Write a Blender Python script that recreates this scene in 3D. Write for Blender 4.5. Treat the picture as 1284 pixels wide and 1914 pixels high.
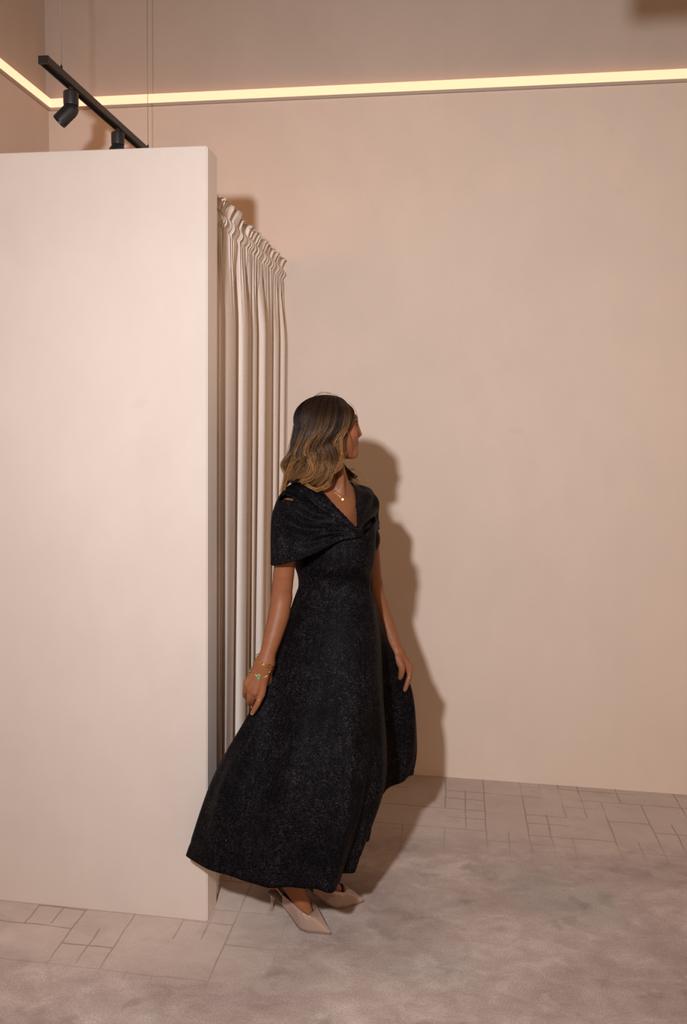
import bpy, bmesh, math, random
import numpy as np
from mathutils import Vector, Matrix
from mathutils.bvhtree import BVHTree

for o in list(bpy.data.objects): bpy.data.objects.remove(o)
scene = bpy.context.scene
COL = scene.collection
random.seed(4); rng = np.random.default_rng(4)

# ------------------------------------------------------------------ camera
F, CY, YAW, PITCH, ROLL = 1473.55, 906.24, -.1394, .0748, -.013
CAM = np.array([0., 0., 1.6])
def cam_axes():
    cy, sy = math.cos(YAW), math.sin(YAW)
    fwd = np.array([sy*math.cos(PITCH), cy*math.cos(PITCH), -math.sin(PITCH)])
    right = np.array([cy, -sy, 0.]); down = np.cross(fwd, right)
    c, s = math.cos(ROLL), math.sin(ROLL)
    return np.array([c*right+s*down, -s*right+c*down, fwd])
RM = cam_axes()
cd = bpy.data.cameras.new('camera'); cam = bpy.data.objects.new('camera', cd); COL.objects.link(cam)
M4 = Matrix.Identity(4)
for i in range(3):
    M4[i][0] = RM[0][i]; M4[i][1] = -RM[1][i]; M4[i][2] = -RM[2][i]; M4[i][3] = CAM[i]
cam.matrix_world = M4
cd.sensor_fit = 'HORIZONTAL'; cd.sensor_width = 36; cd.lens = F/1284*36
cd.shift_y = -(957-CY)/1284; cd.clip_start = .05
scene.camera = cam

# ------------------------------------------------------------------ world, light, exposure
vs = scene.view_settings
vs.view_transform = 'Standard'; vs.look = 'None'; vs.gamma = 1; vs.use_curve_mapping = False
vs.exposure = 0.0
w = bpy.data.worlds.new('world'); scene.world = w; w.use_nodes = True
w.node_tree.nodes['Background'].inputs[0].default_value = (1, .70, .43, 1)
w.node_tree.nodes['Background'].inputs[1].default_value = .92
# photographer's flash, held a little left of and above the camera
kl = bpy.data.lights.new('flash', 'SPOT'); key = bpy.data.objects.new('flash', kl); COL.objects.link(key)
key.location = (-.41, 0, 2.05)
key.rotation_euler = (Vector((0, 3.54, 1.10))-key.location).to_track_quat('-Z', 'Y').to_euler()
kl.energy = 335; kl.color = (.93, .975, 1.03); kl.shadow_soft_size = .045
kl.spot_size = math.radians(135); kl.spot_blend = 1.0

# ------------------------------------------------------------------ helpers
def ray(u, v): return RM.T @ np.array([(u-642)/F, (v-CY)/F, 1.])
def P(u, v, Y):
    d = ray(u, v); return CAM + d*(Y/d[1])
def floor_pt(u, v, z=0.):
    d = ray(u, v); return CAM + d*((z-CAM[2])/d[2])
def pj(p):
    q = RM @ (np.asarray(p)-CAM); return 642+F*q[0]/q[2], CY+F*q[1]/q[2]

def tag(o, label=None, cat=None, group=None, kind=None):
    if label: o['label'] = label
    if cat: o['category'] = cat
    if group: o['group'] = group
    if kind: o['kind'] = kind
    return o
def empty(name, loc):
    o = bpy.data.objects.new(name, None); COL.objects.link(o); o.location = loc; o.empty_display_size = .1
    return o
def mesh_obj(name, verts, faces, mat, parent=None, smooth=True):
    me = bpy.data.meshes.new(name)
    me.from_pydata([tuple(map(float, v)) for v in verts], [], [tuple(map(int, f)) for f in faces])
    me.update()
    return link(name, me, mat, parent, smooth)
def link(name, me, mat, parent=None, smooth=True):
    if smooth: me.polygons.foreach_set('use_smooth', [True]*len(me.polygons))
    if mat: me.materials.append(mat)
    o = bpy.data.objects.new(name, me); COL.objects.link(o)
    if parent:
        o.parent = parent
        if parent.type == 'EMPTY': o.matrix_parent_inverse = Matrix.Translation(-parent.location)   # meshes are built in world coordinates
    return o
def big_mesh(name, V, Q, mat, parent=None):
    """numpy arrays -> mesh, Q is (n,3) or (n,4)"""
    V = np.ascontiguousarray(V, dtype=np.float32); Q = np.ascontiguousarray(Q, dtype=np.int32); k = Q.shape[1]
    me = bpy.data.meshes.new(name)
    me.vertices.add(len(V)); me.vertices.foreach_set('co', V.ravel())
    me.loops.add(Q.size); me.loops.foreach_set('vertex_index', Q.ravel())
    me.polygons.add(len(Q)); me.polygons.foreach_set('loop_start', np.arange(0, Q.size, k, dtype=np.int32))
    me.polygons.foreach_set('loop_total', np.full(len(Q), k, dtype=np.int32))
    me.polygons.foreach_set('use_smooth', np.ones(len(Q), dtype=bool))
    me.update(calc_edges=True); me.validate()
    return link(name, me, mat, parent, False)
def set_col(o, cols, name='tint'):
    a = o.data.color_attributes.new(name, 'FLOAT_COLOR', 'POINT')
    c = np.ones((len(cols), 4), dtype=np.float32); c[:, :3] = cols
    a.data.foreach_set('color', c.ravel())
def box(name, lo, hi, mat, parent=None, bevel=0.):
    bm = bmesh.new(); bmesh.ops.create_cube(bm, size=1)
    for v in bm.verts:
        for i in range(3): v.co[i] = lo[i]+(v.co[i]+.5)*(hi[i]-lo[i])
    if bevel: bmesh.ops.bevel(bm, geom=bm.edges[:], offset=bevel, segments=2, affect='EDGES', profile=.5)
    me = bpy.data.meshes.new(name); bm.to_mesh(me); bm.free()
    return link(name, me, mat, parent, False)
def frames(pts, closed=False):
    pts = np.asarray(pts, float); n = len(pts)
    T = (np.roll(pts, -1, 0)-np.roll(pts, 1, 0)) if closed else np.gradient(pts, axis=0)
    T /= np.linalg.norm(T, axis=1)[:, None]+1e-12
    N = np.zeros_like(T); a = np.array([0, 0, 1.]) if abs(T[0][2]) < .9 else np.array([1., 0, 0])
    N[0] = np.cross(T[0], a); N[0] /= np.linalg.norm(N[0])
    for i in range(1, n):
        v = N[i-1]-T[i]*np.dot(N[i-1], T[i]); N[i] = v/(np.linalg.norm(v)+1e-12)
    return T, N, np.cross(T, N)
def tube_geo(pts, r, seg=8, closed=False):
    pts = np.asarray(pts, float); n = len(pts); T, N, B = frames(pts, closed)
    r = np.broadcast_to(np.asarray(r, float), (n,))
    V = []; Fc = []
    for i in range(n):
        for k in range(seg):
            a = 2*math.pi*k/seg
            V.append(pts[i]+r[i]*(math.cos(a)*N[i]+math.sin(a)*B[i]))
    for i in range(n if closed else n-1):
        j = (i+1) % n
        for k in range(seg):
            k2 = (k+1) % seg
            Fc.append((i*seg+k, i*seg+k2, j*seg+k2, j*seg+k))
    if not closed:
        Fc.append(tuple(range(seg))[::-1]); Fc.append(tuple((n-1)*seg+k for k in range(seg)))
    return V, Fc
def tube(name, pts, r, mat, parent=None, seg=8, closed=False):
    V, Fc = tube_geo(pts, r, seg, closed); return mesh_obj(name, V, Fc, mat, parent)
def lathe(name, prof, origin, axis, mat, parent=None, seg=28):
    """prof: list of (radius, distance along axis)"""
    axis = np.array(axis, float); axis /= np.linalg.norm(axis)
    a = np.array([0, 1., 0]) if abs(axis[1]) < .9 else np.array([1., 0, 0])
    n = np.cross(axis, a); n /= np.linalg.norm(n); b = np.cross(axis, n)
    V = []; Fc = []
    for r, h in prof:
        for k in range(seg):
            t = 2*math.pi*k/seg
            V.append(np.array(origin)+axis*h+r*(math.cos(t)*n+math.sin(t)*b))
    for i in range(len(prof)-1):
        for k in range(seg):
            k2 = (k+1) % seg; Fc.append((i*seg+k, i*seg+k2, (i+1)*seg+k2, (i+1)*seg+k))
    Fc.append(tuple(range(seg))[::-1]); Fc.append(tuple((len(prof)-1)*seg+k for k in range(seg)))
    o = mesh_obj(name, V, Fc, mat, parent)
    m = o.modifiers.new('edges', 'EDGE_SPLIT'); m.split_angle = math.radians(35)
    return o
def cr(pts, t, closed=False):
    """Catmull-Rom through pts (n,d) at parameters t (0..n-1, or 0..n closed)"""
    pts = np.asarray(pts, float); n = len(pts); t = np.asarray(t, float)
    i = np.floor(t).astype(int)
    if not closed: i = np.clip(i, 0, n-2)
    f = (t-i)
    f = f.reshape(f.shape+(1,)*(pts.ndim-1))
    g = (lambda k: pts[k % n]) if closed else (lambda k: pts[np.clip(k, 0, n-1)])
    p0, p1, p2, p3 = g(i-1), g(i), g(i+1), g(i+2)
    if not closed:
        e0 = (i == 0).reshape(f.shape); e1 = (i == n-2).reshape(f.shape)
        p0 = np.where(e0, 2*p1-p2, p0); p3 = np.where(e1, 2*p2-p1, p3)
    return .5*((2*p1)+(-p0+p2)*f+(2*p0-5*p1+4*p2-p3)*f**2+(-p0+3*p1-3*p2+p3)*f**3)
def grid_quads(nr, nc, closed):
    r = np.arange(nr-1)[:, None]; c = np.arange(nc if closed else nc-1)[None, :]; c2 = (c+1) % nc
    return np.stack([r*nc+c, r*nc+c2, (r+1)*nc+c2, (r+1)*nc+c], -1).reshape(-1, 4)
def grid_normals(G, closed):
    dc = (np.roll(G, -1, 1)-np.roll(G, 1, 1)) if closed else np.gradient(G, axis=1)
    dr = np.gradient(G, axis=0); N = np.cross(dc, dr)
    return N/(np.linalg.norm(N, axis=-1)[..., None]+1e-9)
def sm(a, b, x): t = np.clip((np.asarray(x, float)-a)/(b-a), 0, 1); return t*t*(3-2*t)

# ------------------------------------------------------------------ materials
def mat(name, col, rough=.6, metal=0., spec=.5):
    m = bpy.data.materials.new(name); m.use_nodes = True; b = m.node_tree.nodes['Principled BSDF']
    b.inputs['Base Color'].default_value = (*col, 1); b.inputs['Roughness'].default_value = rough
    b.inputs['Metallic'].default_value = metal; b.inputs['Specular IOR Level'].default_value = spec
    return m
class NT:
    def __init__(s, m): s.t = m.node_tree; s.b = s.t.nodes['Principled BSDF']
    def n(s, typ, **kw):
        x = s.t.nodes.new(typ)
        for k, v in kw.items(): setattr(x, k, v)
        return x
    def l(s, a, b): s.t.links.new(a, b)
    def val(s, sock, v):
        if isinstance(v, (int, float)): sock.default_value = v
        else: s.l(v, sock)
    def math(s, op, a, b=0., c=None):
        x = s.n('ShaderNodeMath', operation=op); s.val(x.inputs[0], a); s.val(x.inputs[1], b)
        if c is not None: s.val(x.inputs[2], c)
        return x.outputs[0]
    def pos(s): return s.n('ShaderNodeNewGeometry').outputs['Position']
    def noise(s, vec, scale, detail=3, rough=.5, dist=0.):
        x = s.n('ShaderNodeTexNoise'); s.l(vec, x.inputs['Vector'])
        x.inputs['Scale'].default_value = scale; x.inputs['Detail'].default_value = detail
        x.inputs['Roughness'].default_value = rough; x.inputs['Distortion'].default_value = dist
        return x.outputs['Fac']
    def ramp(s, fac, stops):
        x = s.n('ShaderNodeValToRGB'); s.l(fac, x.inputs[0]); e = x.color_ramp.elements
        while len(e) < len(stops): e.new(.5)
        for k, (p, c) in enumerate(stops): e[k].position = p; e[k].color = (*c, 1) if len(c) == 3 else c
        return x.outputs[0]
    def mapr(s, v, a, b, c, d):
        x = s.n('ShaderNodeMapRange'); s.l(v, x.inputs[0])
        for k, q in enumerate((a, b, c, d)): x.inputs[k+1].default_value = q
        return x.outputs[0]
    def mix(s, fac, a, b, blend='MIX'):
        x = s.n('ShaderNodeMix', data_type='RGBA', blend_type=blend)
        s.val(x.inputs[0], fac)
        for k, v in ((6, a), (7, b)):
            if isinstance(v, tuple): x.inputs[k].default_value = (*v, 1)
            else: s.l(v, x.inputs[k])
        return x.outputs[2]
    def scale(s, vec, sc):
        x = s.n('ShaderNodeVectorMath', operation='MULTIPLY'); s.l(vec, x.inputs[0]); x.inputs[1].default_value = sc
        return x.outputs[0]
    def bump(s, h, strength, dist):
        x = s.n('ShaderNodeBump'); x.inputs['Strength'].default_value = strength; x.inputs['Distance'].default_value = dist
        s.l(h, x.inputs['Height']); s.l(x.outputs[0], s.b.inputs['Normal'])

def plaster(name, col, var=.05):
    m = mat(name, col, .75, 0, .3); t = NT(m); p = t.pos()
    n1 = t.noise(p, 1.3, 5, .6, .6); n2 = t.noise(t.scale(p, (1, 1, .5)), 9, 4, .6)
    v = t.math('ADD', t.math('MULTIPLY', n1, .7), t.math('MULTIPLY', n2, .3))
    lo = tuple(c*(1-var*2.2) for c in col); hi = tuple(min(1, c*(1+var*1.4)) for c in col)
    c = t.ramp(v, [(.35, lo), (.65, hi)])
    # a few scuffs
    s = t.ramp(t.noise(t.scale(p, (1, 1, 1.8)), 5.5, 2, .5), [(.76, (0, 0, 0)), (.80, (1, 1, 1))])
    c = t.mix(t.math('MULTIPLY', s, .10), c, tuple(x*.62 for x in col))
    t.l(c, t.b.inputs['Base Color'])
    t.bump(t.noise(p, 60, 4, .6), .08, .002)
    return m
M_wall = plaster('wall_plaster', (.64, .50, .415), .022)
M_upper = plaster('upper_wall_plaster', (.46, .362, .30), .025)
M_ceil = plaster('ceiling_dimmer', (.12, .09, .07), .03)  # dark tone set to dim ambient light on the upper walls
M_part = plaster('partition_plaster', (.53, .435, .378), .025)

def carpet():
    m = mat('carpet', (.3, .22, .19), .95, 0, .1); t = NT(m); p = t.pos()
    sx = t.n('ShaderNodeSeparateXYZ'); t.l(p, sx.inputs[0]); x, y = sx.outputs[0], sx.outputs[1]
    n1 = t.noise(t.scale(p, (.8, 1.3, 1)), 2.6, 5, .52, .45); n2 = t.noise(t.scale(p, (1, 1.4, 1)), 11, 4, .6, .5); n3 = t.noise(p, 190, 2, .6)
    v = t.math('ADD', t.math('MULTIPLY', n1, .58), t.math('MULTIPLY', n2, .42))
    c = t.ramp(v, [(.30, (.25, .172, .143)), (.42, (.345, .249, .212)), (.54, (.42, .312, .268)), (.68, (.55, .43, .372))])
    g = t.ramp(t.noise(p, 2.1, 3, .5), [(.52, (0, 0, 0)), (.66, (1, 1, 1))])      # greyer brushed patches
    c = t.mix(t.math('MULTIPLY', g, .5), c, (.34, .30, .255))
    c = t.mix(.25, c, t.ramp(n3, [(.3, (.15, .15, .15)), (.7, (.85, .85, .85))]), 'OVERLAY')
    st = t.ramp(t.noise(t.scale(p, (2.2, 6, 1)), 2.6, 3, .55, 1.6), [(.60, (0, 0, 0)), (.66, (1, 1, 1)), (.70, (0, 0, 0))])   # pale swipes in the pile
    c = t.mix(t.math('MULTIPLY', st, .22), c, (.62, .49, .425))
    bl = t.ramp(t.noise(t.scale(p, (1, 1.25, 1)), 6.2, 3, .5, .3), [(.60, (0, 0, 0)), (.68, (1, 1, 1))])     # darker brushed blotches
    c = t.mix(t.math('MULTIPLY', bl, .42), c, (.20, .152, .125))
    # carved line pattern: overlapping squares of 166 mm
    wob = t.math('MULTIPLY', t.math('SUBTRACT', t.noise(p, 9, 2), .5), .012)
    def lines(co, off, wid, per=.1655):
        q = t.math('ABSOLUTE', t.math('SUBTRACT', t.math('FLOORED_MODULO', t.math('ADD', t.math('ADD', co, wob), -off+per/2), per), per/2))
        return t.math('LESS_THAN', q, wid)
    def cell(ox, oy, per, seed):
        cx = t.math('FLOOR', t.math('DIVIDE', t.math('ADD', x, -ox), per)); cy = t.math('FLOOR', t.math('DIVIDE', t.math('ADD', y, -oy), per))
        cm = t.n('ShaderNodeCombineXYZ'); t.l(cx, cm.inputs[0]); t.l(cy, cm.inputs[1]); cm.inputs[2].default_value = seed
        wn = t.n('ShaderNodeTexWhiteNoise', noise_dimensions='3D'); t.l(cm.outputs[0], wn.inputs['Vector']); return wn.outputs[0]
    W = .0027
    A = t.math('MAXIMUM', t.math('MULTIPLY', lines(x, -.005, W), t.math('LESS_THAN', cell(-.005-.0827, 3.24, .1655, 3), .8)), t.math('MULTIPLY', lines(y, 3.24, W), t.math('LESS_THAN', cell(-.005, 3.24-.0827, .1655, 1), .72)))
    B = t.math('MULTIPLY', t.math('MAXIMUM', lines(x, .08, W), lines(y, 3.335, W)), t.math('LESS_THAN', cell(.08-.0827, 3.335-.0827, .1655, 7), .42))
    L = t.math('MAXIMUM', A, B)
    nearb = t.mapr(y, 2.88, 3.12, 0, 1)
    nearp = t.math('MULTIPLY', t.mapr(y, 2.02, 2.16, 0, 1), t.mapr(x, -.45, -.70, 0, 1))
    fade = t.math('MULTIPLY', t.math('MAXIMUM', nearb, nearp), t.mapr(n1, .66, .50, .25, 1))
    Lf = t.math('MULTIPLY', L, fade)
    # flatter, less brushed pile by the walls
    flat = t.math('MULTIPLY', t.math('MAXIMUM', nearb, nearp), .6)
    c = t.mix(flat, c, (.55, .42, .345))
    c = t.mix(t.math('MULTIPLY', Lf, .6), c, (.21, .135, .09))
    t.l(c, t.b.inputs['Base Color'])
    t.b.inputs['Sheen Weight'].default_value = .15; t.b.inputs['Sheen Roughness'].default_value = .5
    h = t.math('SUBTRACT', t.math('ADD', t.math('MULTIPLY', n2, .8), t.math('MULTIPLY', n3, .35)), Lf)
    t.bump(h, .5, .004)
    return m
M_carpet = carpet()

M_black = mat('black_powder_coat', (.012, .011, .012), .42, 0, .5)
M_blackin = mat('black_inner', (.006, .006, .006), .7)
M_wire = mat('suspension_wire', (.25, .22, .2), .5, .3)
M_led = mat('led_diffuser', (.06, .05, .04), .5)
_t = NT(M_led); _t.b.inputs['Emission Color'].default_value = (1, .465, .27, 1); _t.b.inputs['Emission Strength'].default_value = 1.85
M_lip = mat('led_profile', (.42, .33, .27), .6)

def linen():
    m = mat('linen', (.66, .545, .475), .9, 0, .15); t = NT(m); p = t.pos()
    a = t.noise(t.scale(p, (1, 1, 30)), 14, 2); b = t.noise(t.scale(p, (12, 12, .5)), 40, 2)
    v = t.math('ADD', t.math('MULTIPLY', a, .5), t.math('MULTIPLY', b, .5))
    t.l(t.ramp(v, [(.3, (.62, .51, .445)), (.7, (.70, .58, .51))]), t.b.inputs['Base Color'])
    t.bump(v, .15, .001)
    return m
M_linen = linen()

def dress_mat():
    m = mat('black_shimmer_cloth', (.004, .004, .005), .7, 0, .04); t = NT(m); p = t.pos()
    def vor(sc, vec):
        x = t.n('ShaderNodeTexVoronoi'); x.inputs['Scale'].default_value = sc; t.l(vec, x.inputs['Vector'])
        q = t.n('ShaderNodeSeparateColor'); t.l(x.outputs['Color'], q.inputs[0]); return q.outputs[0]
    a = vor(620, t.scale(p, (1, 1, .45))); b = vor(620, t.scale(p, (.4, .4, 1.1))); c = t.noise(p, 9, 3, .6); d = t.noise(t.scale(p, (1, 1, .4)), 70, 2, .6)
    s_ = t.math('MAXIMUM', t.mapr(a, .6, 1, 0, 1), t.mapr(b, .6, 1, 0, 1))
    s_ = t.math('MULTIPLY', s_, t.math('MULTIPLY', t.mapr(c, .35, .65, .35, .8), t.mapr(d, .35, .65, .35, 1)))
    g = t.math('GREATER_THAN', vor(340, p), .975)
    s_ = t.math('MAXIMUM', s_, t.math('MULTIPLY', g, t.mapr(c, .4, .65, .3, 1.6)))
    t.l(t.mix(s_, (.0013, .0011, .0014), (.030, .023, .027)), t.b.inputs['Base Color'])
    t.l(t.mapr(s_, 0, 1, .60, .40), t.b.inputs['Roughness'])
    t.bump(t.math('ADD', a, b), .3, .0008)
    return m
M_dress = dress_mat()

def skin():
    m = mat('skin', (.42, .20, .115), .5, 0, .22); t = NT(m); p = t.pos()
    at = t.n('ShaderNodeAttribute', attribute_name='tint')
    n = t.noise(p, 45, 4, .6)
    c = t.mix(.25, at.outputs['Color'], t.ramp(n, [(.3, (.35, .35, .35)), (.7, (.65, .65, .65))]), 'OVERLAY')
    t.l(c, t.b.inputs['Base Color'])
    t.b.inputs['Subsurface Weight'].default_value = .12; t.b.inputs['Subsurface Radius'].default_value = (1, .35, .2); t.b.inputs['Subsurface Scale'].default_value = .006
    t.bump(t.noise(p, 400, 2), .06, .001)
    return m
M_skin = skin()
def hairm():
    m = mat('hair', (.05, .03, .02), .42, 0, .15); t = NT(m)
    at = t.n('ShaderNodeAttribute', attribute_name='tint'); t.l(at.outputs['Color'], t.b.inputs['Base Color'])
    return m
M_hair = hairm()
M_gold = mat('gold', (.62, .38, .13), .32, 1.)
M_green = mat('green_stone', (.015, .22, .12), .25)
M_nail = mat('nail', (.52, .28, .22), .25)
M_patent = mat('nude_patent', (.27, .168, .13), .18, 0, .6)
NT(M_patent).b.inputs['Coat Weight'].default_value = .6; NT(M_patent).b.inputs['Coat Roughness'].default_value = .06
M_sole = mat('shoe_lining', (.16, .10, .075), .6)
M_eye = mat('eye_white', (.75, .72, .68), .15); M_iris = mat('iris', (.03, .015, .008), .15)
M_lash = mat('lash', (.01, .008, .007), .6)

# ------------------------------------------------------------------ the room
YB, XL = 3.54, -1.898
XP, YP, TH, HP = -.7555, 2.3454, .1022, 2.4314
fl = box('floor', (-3.2, -3.6, -.08), (4.2, 3.75, 0), M_carpet); tag(fl, 'mauve brown velvet carpet with carved lines of overlapping squares', kind='structure')
wb = box('wall_back', (XL-.25, YB, 0), (4.2, YB+.20, 3.034), M_wall); tag(wb, 'beige pink plastered back wall below the glowing light strip', kind='structure')
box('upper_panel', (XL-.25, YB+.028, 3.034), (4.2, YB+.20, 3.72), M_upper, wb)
wl = box('wall_left', (XL-.25, -3.6, 0), (XL, YB, 3.034), M_wall); tag(wl, 'beige side wall at far left behind the partition', kind='structure')
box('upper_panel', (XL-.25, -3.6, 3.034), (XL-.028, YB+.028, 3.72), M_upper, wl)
ce = box('ceiling', (-3.2, -3.6, 3.72), (4.2, 3.75, 3.8), M_ceil); tag(ce, 'unseen dark ceiling added above the picture to dim the upper wall', kind='structure')  # unseen ceiling, added low and dark to hold back ambient light
pt = box('wall_partition', (XL, YP, 0), (XP, YP+TH, HP), M_part, None, .003); tag(pt, 'pale cream free-standing partition wall of the fitting room', kind='structure')
M_end = plaster('painted_end_light', (.80, .675, .61), .03)  # paler than the partition: light on its end face put into the colour
box('added_end_sheet', (XP-.001, YP+.004, .002), (XP+.0015, YP+TH-.003, HP-.004), M_end, pt)  # thin sheet added only to brighten the partition's end face
# LED light strips
def strip(name, lo, hi, liplo, liphi, label):
    e = empty(name, tuple((a+b)/2 for a, b in zip(lo, hi)))
    box('diffuser', lo, hi, M_led, e); box('profile', liplo, liphi, M_lip, e)
    tag(e, label, 'light strip', 'linear lights along the walls')
strip('light_strip', (XL, YB-.001, 3.046), (4.2, YB+.027, 3.090), (XL, YB-.012, 3.034), (4.2, YB+.027, 3.046), 'warm glowing light strip running along the long back wall')
strip('light_strip', (XL+.0005, -3.59, 3.046), (XL+.010, YB-.0015, 3.090), (XL+.0005, -3.59, 3.034), (XL+.014, YB-.0125, 3.046), 'short visible warm light strip on the side wall at top left')

# ------------------------------------------------------------------ track rails and spotlights
def rail(name, x, y0, y1, z, wires, label):
    e = empty(name, (x, y0, z)); hw, hh = .0165, .0115
    # inverted U channel
    prof = [(-hw, -hh), (-hw, hh), (hw, hh), (hw, -hh), (hw-.004, -hh), (hw-.004, hh-.006), (-hw+.004, hh-.006), (-hw+.004, -hh)]
    V = [(x+a, y, z+b) for y in (y0, y1) for a, b in prof]; n = len(prof)
    Fc = [(k, (k+1) % n, n+(k+1) % n, n+k) for k in range(n)]+[tuple(range(n))[::-1], tuple(range(n, 2*n))]
    mesh_obj('rail', V, Fc, M_black, e, False)
    box('end_cap', (x-hw-.001, y0-.006, z-hh-.001), (x+hw+.001, y0+.004, z+hh+.001), M_black, e, .001)
    box('conductor', (x-hw+.0045, y0+.006, z-.002), (x+hw-.0045, y1-.002, z+.003), M_blackin, e)
    for yy in wires:
        tube('suspension_wire', [(x, yy, z+hh), (x, yy, 3.72)], .0019 if yy < 3 else .0012, M_wire, e, 6)
        lathe('wire_grip', [(.004, 0), (.004, .018), (.002, .024)], (x, yy, z+hh), (0, 0, 1), M_black, e, 12)
    tag(e, label, 'track', 'hanging light tracks'); return e
def spot(x, y, z, aim, label):
    e = empty('spotlight', (x, y, z)); aim = np.array(aim, float); aim /= np.linalg.norm(aim)
    lathe('stem', [(.009, -.012), (.009, .02)], (x, y, z-.0125), (0, 0, -1), M_black, e, 16)
    lathe('mount', [(.0225, 0), (.0255, .003), (.0255, .040), (.0245, .046), (.020, .048)], (x, y, z-.015), (0, 0, -1), M_black, e)
    j = np.array([x, y, z-.075])
    h = lathe('lamp_head', [(.012, -.022), (.020, -.016), (.0242, -.005), (.0255, .006), (.0255, .060), (.0235, .060), (.0220, .034)], j, aim, M_black, e)
    lathe('knuckle', [(.0165, 0), (.0165, .016)], (x, y, z-.060), (0, 0, -1), M_black, e, 20)
    lathe('lens', [(.0215, .036), (.012, .035)], j, aim, M_blackin, h, 20)
    ld = bpy.data.lights.new('spotlight_beam', 'SPOT'); lo = bpy.data.objects.new('spotlight_beam', ld); COL.objects.link(lo)
    lo.location = Vector(j+aim*.062); lo.rotation_euler = Vector(aim).to_track_quat('-Z', 'Y').to_euler(); ld.energy = 55; ld.color = (1, .62, .34)
    ld.spot_size = math.radians(110); ld.spot_blend = 1; ld.shadow_soft_size = .018
    lo.parent = e; lo.matrix_parent_inverse = Matrix.Translation(-e.location)
    tag(e, label, 'spotlight', 'track spotlights'); return e
RX, RZ = -1.346, 2.768
rail('light_track', RX, 2.485, 3.50, RZ, (2.60, 3.36), 'black light track hung on wires above the fitting room partition')
spot(RX, 2.665, RZ-.0115, (-.60, -.25, -.72), 'tilted black spotlight fully visible on the hanging track')
spot(RX, 3.05, RZ-.0115, (-.45, -.3, -.8), 'black spotlight half hidden behind the top of the partition')
# a linear fitting hung just above the picture: it throws the soft shadow at the top right of the back wall
e = empty('linear_fitting', (.6, 1.69, 2.65))
box('housing', (.125, 1.655, 2.652), (1.5, 1.725, 2.73), M_black, e, .002); box('end_cap', (.119, 1.654, 2.651), (.1249, 1.726, 2.731), M_black, e, .001)
for xx in (.25, 1.37): tube('suspension_wire', [(xx, 1.69, 2.73), (xx, 1.69, 3.72)], .0011, M_wire, e, 6)
tag(e, 'black linear fitting hanging just above the picture at top right', 'light fitting')

# ------------------------------------------------------------------ curtain
def curtain():
    y0, y1 = 2.452, 3.528; n = 620; s = np.linspace(0, 1, n)
    zt = 2.335; zr1 = 2.297; zr0 = 2.252
    # fold phase, irregular
    base = np.cumsum(1+.55*np.sin(2*np.pi*(2.3*s+.1))+.35*np.sin(2*np.pi*(5.7*s+.6))); base = base/base[-1]
    nf = 10.5
    ph = 2*np.pi*nf*base
    phg = 2*np.pi*(40*base+.6*np.sin(2*np.pi*9*s))        # tight gathers
    zs = np.concatenate([np.linspace(zt, zr1, 6), np.linspace(zr1, zr0, 12)[1:], np.linspace(zr0, 2.05, 14)[1:], np.linspace(2.05, .012, 46)[1:]])
    G = np.zeros((len(zs), n, 3))
    amps = .021+.010*np.sin(2*np.pi*(3.1*s+.3))
    for i, z in enumerate(zs):
        d = zr0-z                                    # below pocket
        k = float(sm(0., .30, d)); low = float(sm(.3, 2.2, d))
        drift = .10*low*np.sin(2*np.pi*(1.7*s+.15)+1.2*low)+.25*k*np.sin(2*np.pi*3*s+2.0*low)
        fx = (amps+.008*low)*(.8-2.0*((1+np.cos(ph+drift*3))/2)**2.2+.16*np.sin(2*ph+1.1+2*low))
        fy = .012*np.sin(2*(ph+drift*3)+.5)*(.6+.5*low)
        gx = .0075*np.sin(phg); gy = .006*np.sin(2*phg)
        if z >= zr0:
            q = (z-zr0)/(zr1-zr0)
            bulge = .011*math.sin(math.pi*min(1, max(0, q)))   # round the rod
            wav = .0045*np.sin(phg*.5+q*3.0)
            if z > zr1:
                q2 = (z-zr1)/(zt-zr1)
                x = (.010+.012*q2)*np.sin(phg*.55+.8*np.sin(2*np.pi*7*s))*(.35+.65*q2)+.003*np.sin(phg)
                y = .006*np.sin(phg*.9)*q2
            else:
                x = bulge*np.ones(n)+.0045*np.sin(phg)+wav*.6; y = .008*q*np.sin(2*np.pi*q)*np.ones(n)+.004*np.sin(2*phg)
        else:
            x = gx*(1-k)+fx*k; y = gy*(1-k)+fy*k
        G[i, :, 0] = XP-.030+x-.010*low
        G[i, :, 1] = np.clip(y0+(y1-y0)*s+y, y0, y1+.006)
        G[i, :, 2] = z+(.006*np.sin(phg*.37)+.004*np.sin(phg*.9) if z == zt else 0)
    # keep the far edge a little free of the wall, curling toward the room
    V = G.reshape(-1, 3); Q = grid_quads(len(zs), n, False)
    e = empty('curtain', (XP-.03, (y0+y1)/2, 0))
    o = big_mesh('curtain_cloth', V, Q, M_linen, e); md = o.modifiers.new('thickness', 'SOLIDIFY'); md.thickness = .0015; md.offset = 0
    tube('curtain_rod', [(XP-.030, YP+TH+.001, 2.275), (XP-.030, YB-.001, 2.275)], .008, M_lip, e, 14)
    tag(e, 'beige linen curtain with gathered ruffled heading beside the partition', 'curtain')
curtain()

# ------------------------------------------------------------------ the person
person = empty('person', tuple(P(618, 1100, 2.43)*[1, 1, 0]))
tag(person, 'woman in a long black shimmering dress turning her head away, holding out her skirt', 'person')

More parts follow.
